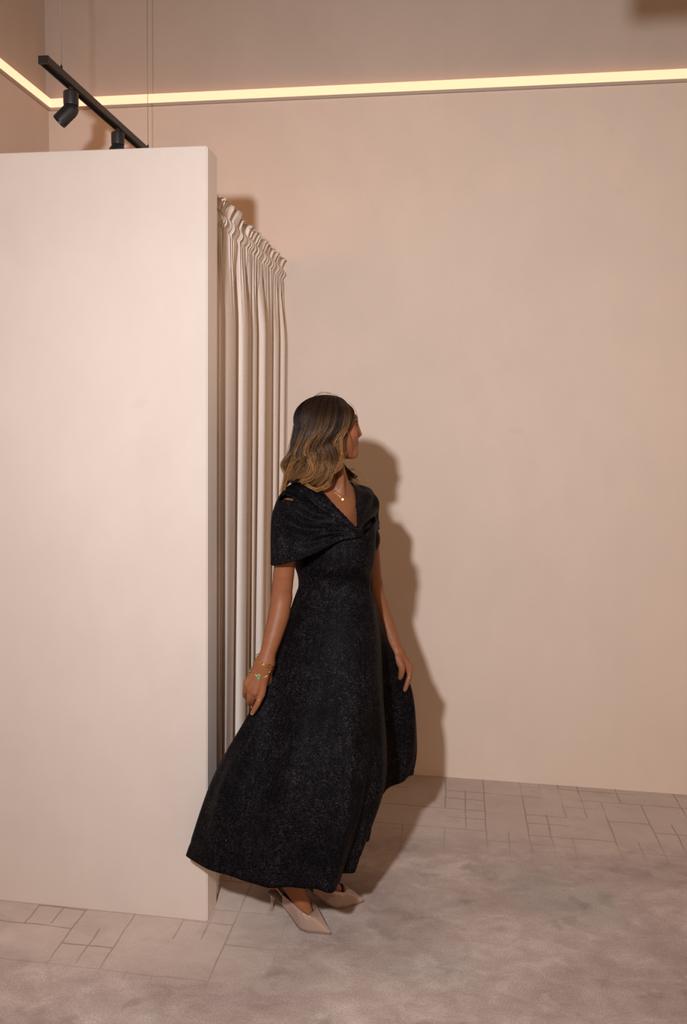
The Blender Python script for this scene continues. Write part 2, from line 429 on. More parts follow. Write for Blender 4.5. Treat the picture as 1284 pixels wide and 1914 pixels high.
class Field:
    """signed distance grid, blended primitive by primitive, meshed with surface nets"""
    def __init__(s, lo, hi, h):
        s.lo = np.array(lo, float); s.h = h
        s.n = np.ceil((np.array(hi)-s.lo)/h).astype(int)+1
        s.d = np.full(s.n, .2, dtype=np.float32)
        s.ax = [(s.lo[i]+h*np.arange(s.n[i])).astype(np.float32) for i in range(3)]
    def region(s, lo, hi):
        i0 = np.clip(np.floor((np.array(lo)-s.lo)/s.h).astype(int), 0, s.n); i1 = np.clip(np.ceil((np.array(hi)-s.lo)/s.h).astype(int)+1, 0, s.n)
        sl = tuple(slice(a, b) for a, b in zip(i0, i1))
        return sl, s.ax[0][sl[0]][:, None, None], s.ax[1][sl[1]][None, :, None], s.ax[2][sl[2]][None, None, :]
    def put(s, sl, v, k, mode):
        a = s.d[sl]
        if a.size == 0: return
        if mode == 'cut': v = -v; h = np.maximum(k-np.abs(a-v), 0)/k; s.d[sl] = np.maximum(a, v)+h*h*k*.25
        else: h = np.maximum(k-np.abs(a-v), 0)/k; s.d[sl] = np.minimum(a, v)-h*h*k*.25
    def cone(s, a, b, r1, r2, k=.01, mode='add'):
        a = np.array(a, float); b = np.array(b, float); m = max(r1, r2)+k+.025
        sl, X, Y, Z = s.region(np.minimum(a, b)-m, np.maximum(a, b)+m)
        ba = b-a; L = float(ba@ba)+1e-12
        t = np.clip(((X-a[0])*ba[0]+(Y-a[1])*ba[1]+(Z-a[2])*ba[2])/L, 0, 1)
        d = np.sqrt((X-a[0]-t*ba[0])**2+(Y-a[1]-t*ba[1])**2+(Z-a[2]-t*ba[2])**2)-(r1+t*(r2-r1))
        s.put(sl, d, k, mode)
    def chain(s, pts, rs, k=.006, root=None):
        # resample smoothly so that joints carry no bulge
        pts = np.array(pts); n = len(pts); t = np.linspace(0, n-1, (n-1)*4+1) if n > 2 else np.array([0., 1.])
        pp = cr(pts, t) if n > 2 else pts; rr = np.interp(t, np.arange(n), rs)
        for i in range(len(pp)-1): s.cone(pp[i], pp[i+1], rr[i], rr[i+1], k if i == 0 else .002)
    def ell(s, c, axes, r, k=.02, mode='add'):
        c = np.array(c, float); A = np.array(axes, float); A = A/np.linalg.norm(A, axis=1)[:, None]; r = np.array(r, float); m = r.max()+k+.025
        sl, X, Y, Z = s.region(c-m, c+m)
        q = [(X-c[0])*A[i, 0]+(Y-c[1])*A[i, 1]+(Z-c[2])*A[i, 2] for i in range(3)]
        k0 = np.sqrt(sum((q[i]/r[i])**2 for i in range(3))); k1 = np.sqrt(sum((q[i]/r[i]**2)**2 for i in range(3)))+1e-9
        s.put(sl, k0*(k0-1)/k1, k, mode)
    def mesh(s):
        d = s.d; ins = d < 0; n = s.n
        al = np.ones(n-1, bool); an = np.zeros(n-1, bool)
        for i in (0, 1):
            for j in (0, 1):
                for k in (0, 1):
                    c = ins[i:n[0]-1+i, j:n[1]-1+j, k:n[2]-1+k]; al &= c; an |= c
        act = an & ~al; idx = np.argwhere(act)
        cid = np.full(n-1, -1, np.int32); cid[act] = np.arange(len(idx))
        offs = np.array([[i, j, k] for i in (0, 1) for j in (0, 1) for k in (0, 1)])
        val = np.stack([d[idx[:, 0]+o[0], idx[:, 1]+o[1], idx[:, 2]+o[2]] for o in offs], 1)
        acc = np.zeros((len(idx), 3)); cnt = np.zeros(len(idx))
        for a in range(8):
            for b in range(a+1, 8):
                if np.abs(offs[a]-offs[b]).sum() != 1: continue
                va, vb = val[:, a], val[:, b]; cr_ = (va < 0) != (vb < 0)
                t = np.where(cr_, va/np.where(cr_, va-vb, 1), 0)
                acc += np.where(cr_[:, None], offs[a]+t[:, None]*(offs[b]-offs[a]), 0); cnt += cr_
        V = s.lo+(idx+acc/cnt[:, None])*s.h
        Q = []
        for ax in range(3):
            sl0 = [slice(None)]*3; sl1 = [slice(None)]*3; sl0[ax] = slice(0, -1); sl1[ax] = slice(1, None)
            A, B = ins[tuple(sl0)], ins[tuple(sl1)]
            e = np.argwhere(A != B); u, w_ = (ax+1) % 3, (ax+2) % 3
            e = e[(e[:, u] > 0) & (e[:, w_] > 0) & (e[:, u] < n[u]-1) & (e[:, w_] < n[w_]-1)]
            f = A[e[:, 0], e[:, 1], e[:, 2]]
            def c(du, dw):
                q = e.copy(); q[:, u] -= du; q[:, w_] -= dw; return cid[q[:, 0], q[:, 1], q[:, 2]]
            q = np.stack([c(1, 1), c(0, 1), c(0, 0), c(1, 0)], 1); q[~f] = q[~f][:, ::-1]
            Q.append(q)
        return V, np.concatenate(Q)

UP = np.array([0, 0, 1.])
TF = np.array([math.sin(math.radians(57)), -math.cos(math.radians(57)), 0]); TR = np.array([TF[1], -TF[0], 0])     # torso forward, her right
HF = np.array([.955, .295, 0]); HF /= np.linalg.norm(HF); HR = np.array([HF[1], -HF[0], 0])                       # head forward, her right
TA = [TR, TF, UP]; HA = [HR, HF, UP]
H0 = P(614, 799, 2.43)
def hd(f, r, u): return H0+HF*f+HR*r+UP*u

B = Field((-.76, 2.19, -.002), (0.0, 2.74, 1.72), .003)
# torso
B.ell(P(614, 1198, 2.45), TA, (.140, .095, .12), .05)
B.ell(P(624, 1100, 2.44), TA, (.090, .066, .12), .05)
B.ell(P(628, 1015, 2.435), TA, (.110, .078, .14), .05)
SC = P(616, 950, 2.445)
SRt = P(542, 956, 2.322); SLt = SC+(SC-SRt)*[1, 1, 0]+[0, 0, SRt[2]-SC[2]]
B.cone(SC+[0, 0, -.01], SRt+[0, 0, .004], .052, .035, .045); B.cone(SC+[0, 0, -.01], SLt+[0, 0, .004], .052, .035, .045)
B.ell(P(622, 965, 2.43), TA, (.11, .07, .075), .05)
for sd in (-1, 1): B.ell(P(630, 1008, 2.435)+TF*.060+TR*.055*sd, TA, (.052, .048, .052), .03)
for sh in (SRt, SLt): B.cone(P(613, 893, 2.45), SC+(sh-SC)*.62+[0, 0, .022], .030, .026, .05)       # trapezius
# clavicles
for sh in (SRt, SLt): B.cone(SC+TF*.058+[0, 0, .016], SC+(sh-SC)*.8+TF*.03+[0, 0, .034], .007, .008, .02)
# neck
B.cone(P(613, 940, 2.452), P(613, 850, 2.437), .056, .048, .035)
B.cone(hd(.03, .052, -.045), SC+TF*.06+TR*.012+[0, 0, .03], .011, .009, .02)                # sternomastoid
# head
B.ell(hd(-.008, 0, .022), HA, (.070, .088, .072), .02)
B.ell(hd(.022, 0, -.012), HA, (.060, .068, .070), .03)
B.ell(hd(.040, 0, -.050), HA, (.046, .048, .036), .03)                                      # jaw
B.cone(hd(.080, -.006, -.080), hd(.080, .006, -.080), .0135, .0135, .02)                        # chin
for sd in (-1, 1):
    B.cone(hd(-.004, .056*sd, -.040), hd(.070, .014*sd, -.080), .011, .010, .022)              # jaw line
    B.ell(hd(.062, .038*sd, -.018), HA, (.020, .022, .018), .02)                             # cheek
    B.cone(hd(.082, .010*sd, .031), hd(.070, .044*sd, .030), .0075, .006, .012)               # brow ridge
    B.ell(hd(.086, .030*sd, .014), HA, (.015, .012, .010), .010, 'cut')                      # eye socket
    B.ell(hd(.0705, .030*sd, .014), HA, (.0125, .0125, .0115), .004)                           # lids over eye
    B.ell(hd(-.002, .072*sd, -.005), [HR, HF, UP], (.006, .016, .028), .006)                 # ears
B.cone(hd(.080, 0, .026), hd(.099, 0, -.020), .0065, .0078, .010)                             # nose
for sd in (-1, 1): B.ell(hd(.091, .0085*sd, -.024), HA, (.0065, .0085, .0065), .006)
for sd in (-1, 1):
    B.cone(hd(.0905, 0, -.0440), hd(.080, .021*sd, -.0475), .0052, .0028, .004)               # lips
    B.cone(hd(.0895, 0, -.0535), hd(.079, .020*sd, -.0495), .0058, .0028, .004)
# right arm (near the camera)
ER, WR = P(526, 1118, 2.335), P(497, 1234, 2.262)
B.chain([SRt, P(534, 1030, 2.325), ER], [.035, .033, .031], .02)
B.chain([ER, P(521, 1150, 2.318), P(510, 1190, 2.29), WR], [.0305, .0325, .0275, .0215], .012)
kn = [P(489, 1297, 2.246), P(477, 1294, 2.238), P(468, 1287, 2.238), P(461, 1277, 2.243)]
for j, q in enumerate(kn):
    B.chain([WR+(q-WR)*.12+np.array([.006, 0, 0])*(1.5-j), WR+(q-WR)*.55, q], [.0165, .0145, .0115], .014)
B.cone(WR, P(480, 1266, 2.262), .019, .016, .02)
FR = [([kn[0], P(482, 1314, 2.238), P(476, 1325, 2.237), P(471.5, 1333, 2.240)], [.0100, .0086, .0078, .0066]),
      ([kn[1], P(472, 1309, 2.258), P(472, 1316, 2.280), P(479, 1313, 2.292)], [.0100, .0088, .0078, .0070]),
      ([kn[2], P(466, 1306, 2.246), P(466, 1314, 2.268), P(473, 1312, 2.285)], [.0098, .0085, .0076, .0068]),
      ([kn[3], P(458, 1293, 2.253), P(459, 1302, 2.272), P(467, 1303, 2.284)], [.0090, .0076, .0068, .0060]),
      ([P(501, 1250, 2.272), P(501, 1272, 2.292), P(492, 1295, 2.301), P(483, 1312, 2.297)], [.0140, .0115, .0095, .0080])]
for pts, rs in FR: B.chain(pts, rs, .0035)
# left arm (behind)
EL, WL = P(697, 1092, 2.635), P(741, 1216, 2.590)
B.chain([SLt, EL], [.034, .031], .02)
B.chain([EL, P(706, 1128, 2.63), P(724, 1172, 2.61), WL], [.031, .0315, .0265, .0205], .012)
kl_ = [P(767, 1248, 2.592), P(766, 1251, 2.612), P(763, 1253, 2.630), P(759, 1253, 2.645)]
for j, q in enumerate(kl_):
    B.chain([WL+(q-WL)*.12, WL+(q-WL)*.55, q], [.0165, .0140, .0110], .014)
FL = [([kl_[0], P(764.5, 1265, 2.583), P(760, 1280, 2.575), P(756.5, 1290, 2.573)], [.0098, .0085, .0078, .0068]),
      ([kl_[1], P(764, 1270, 2.607), P(753, 1275, 2.603), P(746, 1268, 2.600)], [.0098, .0086, .0076, .0068]),
      ([kl_[2], P(762, 1272, 2.626), P(751, 1276, 2.620), P(744, 1268, 2.616)], [.0096, .0084, .0074, .0066]),
      ([kl_[3], P(758, 1269, 2.640), P(749, 1272, 2.633), P(744, 1264, 2.628)], [.0086, .0074, .0066, .0058]),
      ([P(743, 1229, 2.573), P(751, 1248, 2.563), P(750, 1260, 2.565), P(748, 1267, 2.569)], [.0150, .0112, .0095, .0078])]
for pts, rs in FL: B.chain(pts, rs, .0035)
B.cone(P(748, 1236, 2.582), P(762, 1250, 2.592), .0125, .0095, .012); B.cone(P(750, 1240, 2.600), P(760, 1254, 2.615), .012, .009, .012)   # palm
# legs and feet
FEET = [(np.array([-.566, 2.442, 0]), np.array([.916, -.402, 0])), (np.array([-.497, 2.482, 0]), np.array([.975, .222, 0]))]
for sd, (hl, dr) in zip((1, -1), FEET):
    dr = dr/np.linalg.norm(dr); hip = P(612, 1215, 2.445)+TR*.075*sd
    an = hl+dr*.040+UP*.150; kne = (hip+an)/2+TF*.035
    B.chain([hip, kne, kne+(an-kne)*.3-TF*.012, an], [.078, .050, .047, .030], .03)
    B.chain([an, hl+dr*.085+UP*.112, hl+dr*.125+UP*.062, hl+dr*.155+UP*.028], [.031, .029, .024, .015], .02)
    sidev = np.cross(UP, dr)
    B.ell(hl+dr*.158+UP*.019, [sidev, dr, UP], (.025, .028, .010), .010)
    B.cone(an, hl+dr*.012+UP*.094, .026, .021, .02)
V, Q = B.mesh()
for _ in range(2):                                                          # light smoothing
    acc = np.zeros_like(V); cnt = np.zeros(len(V))
    for a, b in ((0, 1), (1, 2), (2, 3), (3, 0)):
        np.add.at(acc, Q[:, a], V[Q[:, b]]); np.add.at(acc, Q[:, b], V[Q[:, a]]); np.add.at(cnt, Q[:, a], 1); np.add.at(cnt, Q[:, b], 1)
    V = V*.5+.5*acc/cnt[:, None]
body = big_mesh('body', V, Q, M_skin, person)
body['label'] = 'tanned skin of face, neck, arms and feet'
q = V-H0; lf, lr, lu = q@HF, q@HR, q[:, 2]
SKIN = np.array([.20, .069, .029]); tint = np.tile(SKIN, (len(V), 1))
def paint(mask, col): tint[:] = tint*(1-mask[:, None])+np.array(col)*mask[:, None]
lip = (1-sm(.004, .0075, np.abs(lu+.049)+np.abs(lr)*.14))*sm(.074, .079, lf)*(1-sm(.020, .024, np.abs(lr)))
paint(lip, (.25, .055, .045))
paint((1-sm(.012, .028, np.hypot(lr-.045, lu+.02)))*sm(.02, .05, lf)*.35, (.33, .09, .05)); paint((1-sm(.012, .028, np.hypot(lr+.045, lu+.02)))*sm(.02, .05, lf)*.35, (.33, .09, .05))
brow = (1-sm(.0022, .0045, np.abs(lu-.0345+.18*np.maximum(0, np.abs(lr)-.033))))*sm(.010, .014, np.abs(lr))*(1-sm(.044, .050, np.abs(lr)))*sm(.055, .065, lf)
paint(brow*.85, (.035, .020, .012))
set_col(body, tint)
def keep_out(G, gap):
    """push cloth points that sink into the body back out to a small gap"""
    sh = G.shape; F_ = G.reshape(-1, 3).copy()
    for i in range(len(F_)):
        loc, nor, k, dist = bvh.find_nearest(Vector(F_[i]), .05)
        if loc is None: continue
        sd_ = (Vector(F_[i])-loc).dot(nor)*NSIGN
        if sd_ < gap: F_[i] = np.array(loc)+np.array(nor)*NSIGN*max(gap, 0)
    return F_.reshape(sh)
bvh = BVHTree.FromPolygons([tuple(v) for v in V.tolist()], Q.tolist())
_n = bvh.ray_cast(Vector((-.4, 2.43, 4)), Vector((0, 0, -1)))[1]; NSIGN = 1 if _n.z > 0 else -1
def hit(u, v, lift=0.):
    d = Vector(ray(u, v)).normalized(); loc, nor, i, dist = bvh.ray_cast(Vector(CAM), d)
    return None if loc is None else np.array(loc+nor*(lift if nor.dot(d) < 0 else -lift))

# ------------------------------------------------------------------ dress: bodice and skirt in one cloth
# control columns run round the body from the edge held by her right hand: (u, v, depth) of points on the cloth
ROWS = [
 # chest (under the cape)
 [(556,988,2.42),(574,996,2.345),(604,1000,2.300),(645,1000,2.300),(682,998,2.325),(699,978,2.37),(703,974,2.42),(703,973,2.44),(702,972,2.46),(701,970,2.48),(699,966,2.52),(684,965,2.57),(620,960,2.585),(575,968,2.545),(557,980,2.47)],
 # under the bust
 [(551,1052,2.42),(567,1056,2.345),(600,1058,2.305),(640,1058,2.298),(676,1054,2.32),(696,1048,2.37),(700,1043,2.42),(700,1042,2.44),(699,1040,2.46),(697,1038,2.48),(693,1034,2.52),(675,1028,2.56),(620,1026,2.575),(578,1032,2.54),(555,1045,2.475)],
 # waist
 [(558,1096,2.42),(572,1100,2.36),(602,1103,2.330),(637,1103,2.325),(669,1100,2.345),(688,1094,2.385),(693,1090,2.425),(693,1089,2.44),(692,1088,2.455),(692,1086,2.47),(690,1083,2.50),(670,1078,2.535),(620,1077,2.550),(582,1082,2.525),(563,1090,2.475)],
 # hip
 [(522,1195,2.372),(541,1199,2.305),(582,1203,2.262),(630,1203,2.252),(672,1199,2.275),(699,1193,2.33),(709,1187,2.40),(708,1185,2.435),(705,1183,2.46),(711,1181,2.49),(719,1184,2.555),(702,1172,2.63),(632,1168,2.645),(567,1175,2.595),(532,1188,2.47)],
 # at the hands
 [(473,1320,2.282),(500,1337,2.262),(555,1344,2.215),(620,1346,2.200),(676,1338,2.228),(707,1327,2.30),(716,1312,2.41),(713,1306,2.46),(706,1300,2.505),(719,1295,2.550),(768,1287,2.602),(742,1270,2.70),(645,1265,2.73),(562,1280,2.67),(496,1304,2.43)],
 # low
 [(398,1455,2.272),(438,1488,2.200),(522,1505,2.155),(610,1510,2.150),(671,1497,2.195),(705,1480,2.28),(717,1444,2.40),(714,1432,2.47),(701,1420,2.525),(721,1412,2.565),(777,1393,2.635),(752,1380,2.75),(645,1390,2.79),(540,1412,2.70),(432,1446,2.40)],
 # hem
 [(348,1598,2.262),(424,1635,2.180),(504,1659,2.150),(592,1665,2.150),(638,1648,2.195),(657,1622,2.27),(660,1588,2.36),(690,1565,2.45),(690,1518,2.525),(717,1481,2.570),(767,1451,2.645),(752,1452,2.75),(645,1530,2.79),(530,1580,2.66),(436,1600,2.36)],
]
def dress():
    C = np.array([[P(*p) for p in r] for r in ROWS]); nr, nc = C.shape[:2]
    R = 110; S = 300
    tr = np.linspace(0, nr-1, R); tc = np.linspace(0, nc, S, endpoint=False)
    G = cr(np.swapaxes(cr(np.swapaxes(C, 0, 1), tc, True), 0, 1), tr)      # (R,S,3)
    N = grid_normals(G, True)
    rr = tr[:, None]; cc = tc[None, :]
    low = sm(3.1, 6, rr)
    # soft folds falling from waist and hands
    w1 = np.sin(2*np.pi*(cc*.62+.12*np.sin(rr*1.1))+.4)*.017*low*sm(.2, 1.0, cc)*(1-sm(5.4, 6.4, cc))
    w2 = np.sin(2*np.pi*(cc*1.45+.2*rr)+1.0)*.0045*low*sm(.2, 1.0, cc)*(1-sm(13.6, 14.6, cc))
    pull = .022*np.exp(-((cc-.75-.10*(rr-4))/.28)**2)*sm(3.8, 4.6, rr)-.018*np.exp(-((cc-1.5-.22*(rr-4))/.35)**2)*sm(3.8, 4.8, rr)
    seam = -.0010*(np.exp(-((cc-2.35)/.035)**2)+np.exp(-((cc-4.05)/.035)**2))*(rr < 6.2)
    hemb = -.0016*np.exp(-((rr-5.83)/.02)**2)
    wrk = .0020*np.sin(9*rr+3*np.sin(cc*2.1))*np.exp(-((rr-2)/.45)**2)
    G = G-N*(w1+w2+pull+seam+hemb+wrk)[..., None]*np.sign((N[60, 45]*(G[60, 45]-CAM)).sum())
    G[:52] = keep_out(G[:52], .004)
    o = big_mesh('dress', G.reshape(-1, 3), grid_quads(R, S, True), M_dress, person)
    md = o.modifiers.new('thickness', 'SOLIDIFY'); md.thickness = .0022; md.offset = 0
    o['label'] = 'long black shimmering dress with flared skirt'
    return o
dress_o = dress()
CAPE = [
 [(665,985,2.322),(645,965,2.322),(622,941,2.328),(600,917,2.352),(578,903,2.425),(590,897,2.49),(617,897,2.525),(640,902,2.52),(649,911,2.495),(658,928,2.455),(666,950,2.395),(667,972,2.345)],
 [(666,989,2.303),(641,973,2.297),(606,950,2.290),(572,926,2.292),(536,915,2.345),(547,909,2.47),(610,908,2.575),(656,904,2.605),(689,915,2.612),(695,931,2.535),(684,955,2.43),(675,977,2.345)],
 [(667,996,2.292),(635,990,2.278),(587,984,2.252),(542,972,2.243),(510,966,2.298),(524,958,2.44),(600,945,2.60),(664,940,2.635),(699,943,2.65),(705,955,2.575),(692,972,2.44),(680,986,2.345)],
 [(668,1004,2.290),(632,1012,2.277),(590,1034,2.244),(550,1049,2.238),(509,1057,2.292),(520,1040,2.42),(600,1000,2.605),(664,985,2.66),(698,984,2.655),(706,990,2.58),(698,995,2.46),(685,1000,2.36)],
]
def cape():
    C = np.array([[P(*p) for p in r] for r in CAPE]); nr, nc = C.shape[:2]
    R = 60; S = 260; tr = np.linspace(0, nr-1, R); tc = np.linspace(0, nc, S, endpoint=False)
    G = cr(np.swapaxes(cr(np.swapaxes(C, 0, 1), tc, True), 0, 1), tr); N = grid_normals(G, True)
    sg = -np.sign((N[30, 60]*(G[30, 60]-CAM)).sum())
    rr = tr[:, None]; cc = tc[None, :]
    near = sm(.3, 1.6, cc)*(1-sm(3.5, 4.4, cc)); far = sm(7.2, 8, cc)*(1-sm(10, 11.5, cc))
    fold = .0075*np.sin(2*np.pi*(rr*1.35+.10*cc+.1))*near*sm(.2, .7, rr)*(1-sm(2.6, 3, rr))
    fold += .005*np.sin(2*np.pi*(rr*1.15+.3)+.6*cc)*far*sm(.15, .6, rr)
    fold += .0025*np.sin(2*np.pi*(rr*3.1+.5*np.sin(cc*2)))*near*sm(.3, .8, rr)*(1-sm(2.4, 2.9, rr))
    edge = .0012*np.sin(cc*17+np.sin(cc*5))*np.exp(-(rr/.25)**2)*((cc < 3)|(cc > 9))       # gathered neckline
    G = keep_out(G+N*(sg*(fold+edge))[..., None], .004)
    Q = grid_quads(R, S, True)
    # open slit over the near shoulder
    cen = G.reshape(-1, 3)[Q].mean(1); uv = np.array([pj(c) for c in cen])
    lx = np.clip((uv[:, 0]-521)/30, 0, 1); top = 934.5-9.5*np.sin(np.pi*np.clip(lx**.7, 0, 1)); 
    slit = (uv[:, 0] > 521) & (uv[:, 0] < 551) & (uv[:, 1] < 934.5) & (uv[:, 1] > top) & (cen[:, 1] < 2.40)
    o = big_mesh('cape_sleeve', G.reshape(-1, 3), Q[~slit], M_dress, dress_o)
    md = o.modifiers.new('thickness', 'SOLIDIFY'); md.thickness = .0025; md.offset = 0
    o['label'] = 'draped off-shoulder cape sleeves with a V neckline and a slit at the shoulder'
cape()

# ------------------------------------------------------------------ shoes
def shoe(hl, dr, label):
    dr = dr/np.linalg.norm(dr); sd = np.cross(UP, dr)
    def W(s, x, z): return hl+dr*s+sd*x+UP*z
    def zs(s): return .066*(1-sm(.015, .150, s))+.0035
    def wd(s): return float(np.interp(s, [-.005, .02, .06, .10, .145, .17, .20, .225, .236], [.018, .025, .0235, .026, .0365, .0335, .019, .008, .003]))
    e = None
    # outsole plate
    ss = np.linspace(0, .236, 40); V = []; 
    for s_ in ss:
        w_ = wd(s_); z = float(zs(s_))
        for x, dz in ((-w_, 0), (w_, 0), (w_, .004), (-w_, .004)): V.append(W(s_, x, z+dz-.0035))
    n = len(ss); Fc = [(i*4+k, i*4+(k+1) % 4, i*4+4+(k+1) % 4, i*4+4+k) for i in range(n-1) for k in range(4)]+[(3, 2, 1, 0), tuple((n-1)*4+k for k in range(4))]
    # vamp: ruled with bulge between feather line and top line
    qs = np.linspace(-1, 1, 81); rows = 16; G = np.zeros((rows, len(qs), 3))
    for j, qv in enumerate(qs):
        a = abs(qv); sg = 1 if qv > 0 else -1
        sB = .236-(.236-.062)*a**1.15; xB = sg*wd(sB)*(1 if a > .06 else a/.06); zB = float(zs(sB))+.001
        sT = .165-(.165-.062)*max(0, a-.10)**1.5/.9**1.5; wT = float(np.interp(a, [0, .06, .12, .2, .3, .45, .7, 1], [0, .0165, .0235, .0265, .0280, .0280, .0265, .0225])); xT = sg*wT
        zT = float(np.interp(sT, [.062, .10, .135, .165], [.083, .073, .060, .050]))
        Bp = W(sB, xB, zB); Tp = W(sT, xT, zT)
        mid = W(.45*sB+.55*sT, xB*1.02, zT*.95+zB*.05)
        for i in range(rows):
            t = i/(rows-1); G[i, j] = (1-t)**2*Bp+2*t*(1-t)*mid+t*t*Tp
    up = big_mesh('shoe', G.reshape(-1, 3), grid_quads(rows, len(qs), False), M_patent, person)
    md = up.modifiers.new('thickness', 'SOLIDIFY'); md.thickness = .0018; md.offset = 0
    up['label'] = label
    mesh_obj('sole', V, Fc, M_sole, up)
    tube('topline_piping', G[-1], .0011, M_patent, up, 6)
    # slingback strap round the heel
    a0, a1 = G[-2, 0], G[-2, -1]; arc = []
    for t in np.linspace(0, 1, 25):
        an = math.pi*t; arc.append(a0*(1-t)+a1*t+dr*(-.072*math.sin(an))+UP*(.030*math.sin(an)))
    arc = np.array(arc); V2 = []; 
    for p in arc: V2 += [p-UP*.004, p+UP*.004]
    st = mesh_obj('heel_strap', V2, [(2*i, 2*i+2, 2*i+3, 2*i+1) for i in range(24)], M_patent, up)
    md = st.modifiers.new('thickness', 'SOLIDIFY'); md.thickness = .002
    # heel
    hv = []; prof = [(0, .0065, .0065), (.003, .0068, .0068), (.012, .0052, .0052), (.028, .0048, .0048), (.044, .0075, .0085), (.056, .014, .016), (.0645, .020, .022)]
    seg = 18
    for z, rx, ry in prof:
        off = -.006+.012*(z/.066)**2
        for k in range(seg):
            a = 2*math.pi*k/seg; hv.append(W(.008+off+ry*math.cos(a), rx*math.sin(a), z))
    hf = [(i*seg+k, i*seg+(k+1) % seg, (i+1)*seg+(k+1) % seg, (i+1)*seg+k) for i in range(len(prof)-1) for k in range(seg)]+[tuple(range(seg))[::-1], tuple((len(prof)-1)*seg+k for k in range(seg))]
    mesh_obj('heel', hv, hf, M_patent, up)
for (hl, dr), lb in zip(FEET, ('glossy nude pointed slingback shoe nearer the camera', 'nude pointed slingback shoe behind, in shadow')): shoe(hl, dr, lb)

# ------------------------------------------------------------------ hair
GUIDES = [
 [(640,746,2.425),(663,767,2.385),(658,794,2.366),(645,820,2.356),(645,848,2.350),(632,872,2.343),(606,886,2.340)],
 [(632,742,2.430),(650,764,2.362),(648,796,2.343),(634,826,2.334),(638,854,2.330),(626,880,2.326),(600,896,2.332)],
 [(622,741,2.435),(628,764,2.345),(620,800,2.322),(602,832,2.318),(610,858,2.312),(614,886,2.312),(592,914,2.325)],
 [(616,740,2.440),(606,764,2.345),(597,802,2.318),(577,838,2.316),(582,862,2.306),(586,884,2.314),(570,900,2.325)],
 [(610,739,2.445),(586,764,2.358),(576,804,2.334),(560,842,2.328),(556,866,2.314),(556,884,2.322),(545,899,2.340)],
 [(605,739,2.452),(568,764,2.392),(558,804,2.366),(545,844,2.354),(534,866,2.340),(540,886,2.346),(532,905,2.362)],
 [(602,739,2.462),(558,766,2.440),(548,806,2.426),(541,842,2.412),(529,866,2.394),(537,888,2.390),(526,918,2.388)],
 [(604,739,2.472),(559,766,2.495),(549,806,2.495),(544,846,2.484),(534,872,2.474),(542,892,2.468),(532,912,2.460)],
 [(610,740,2.476),(578,764,2.548),(570,808,2.552),(564,850,2.548),(558,878,2.542),(566,898,2.540),(562,908,2.545)],
 [(618,741,2.472),(606,764,2.562),(602,808,2.576),(602,850,2.574),(604,880,2.568),(612,896,2.570),(618,906,2.575)],
 [(626,742,2.462),(630,764,2.548),(632,806,2.566),(632,848,2.566),(638,876,2.562),(652,892,2.562),(664,902,2.565)],
 [(636,745,2.450),(655,766,2.515),(656,798,2.535),(648,836,2.545),(644,866,2.548),(660,884,2.545),(684,899,2.540)],
]
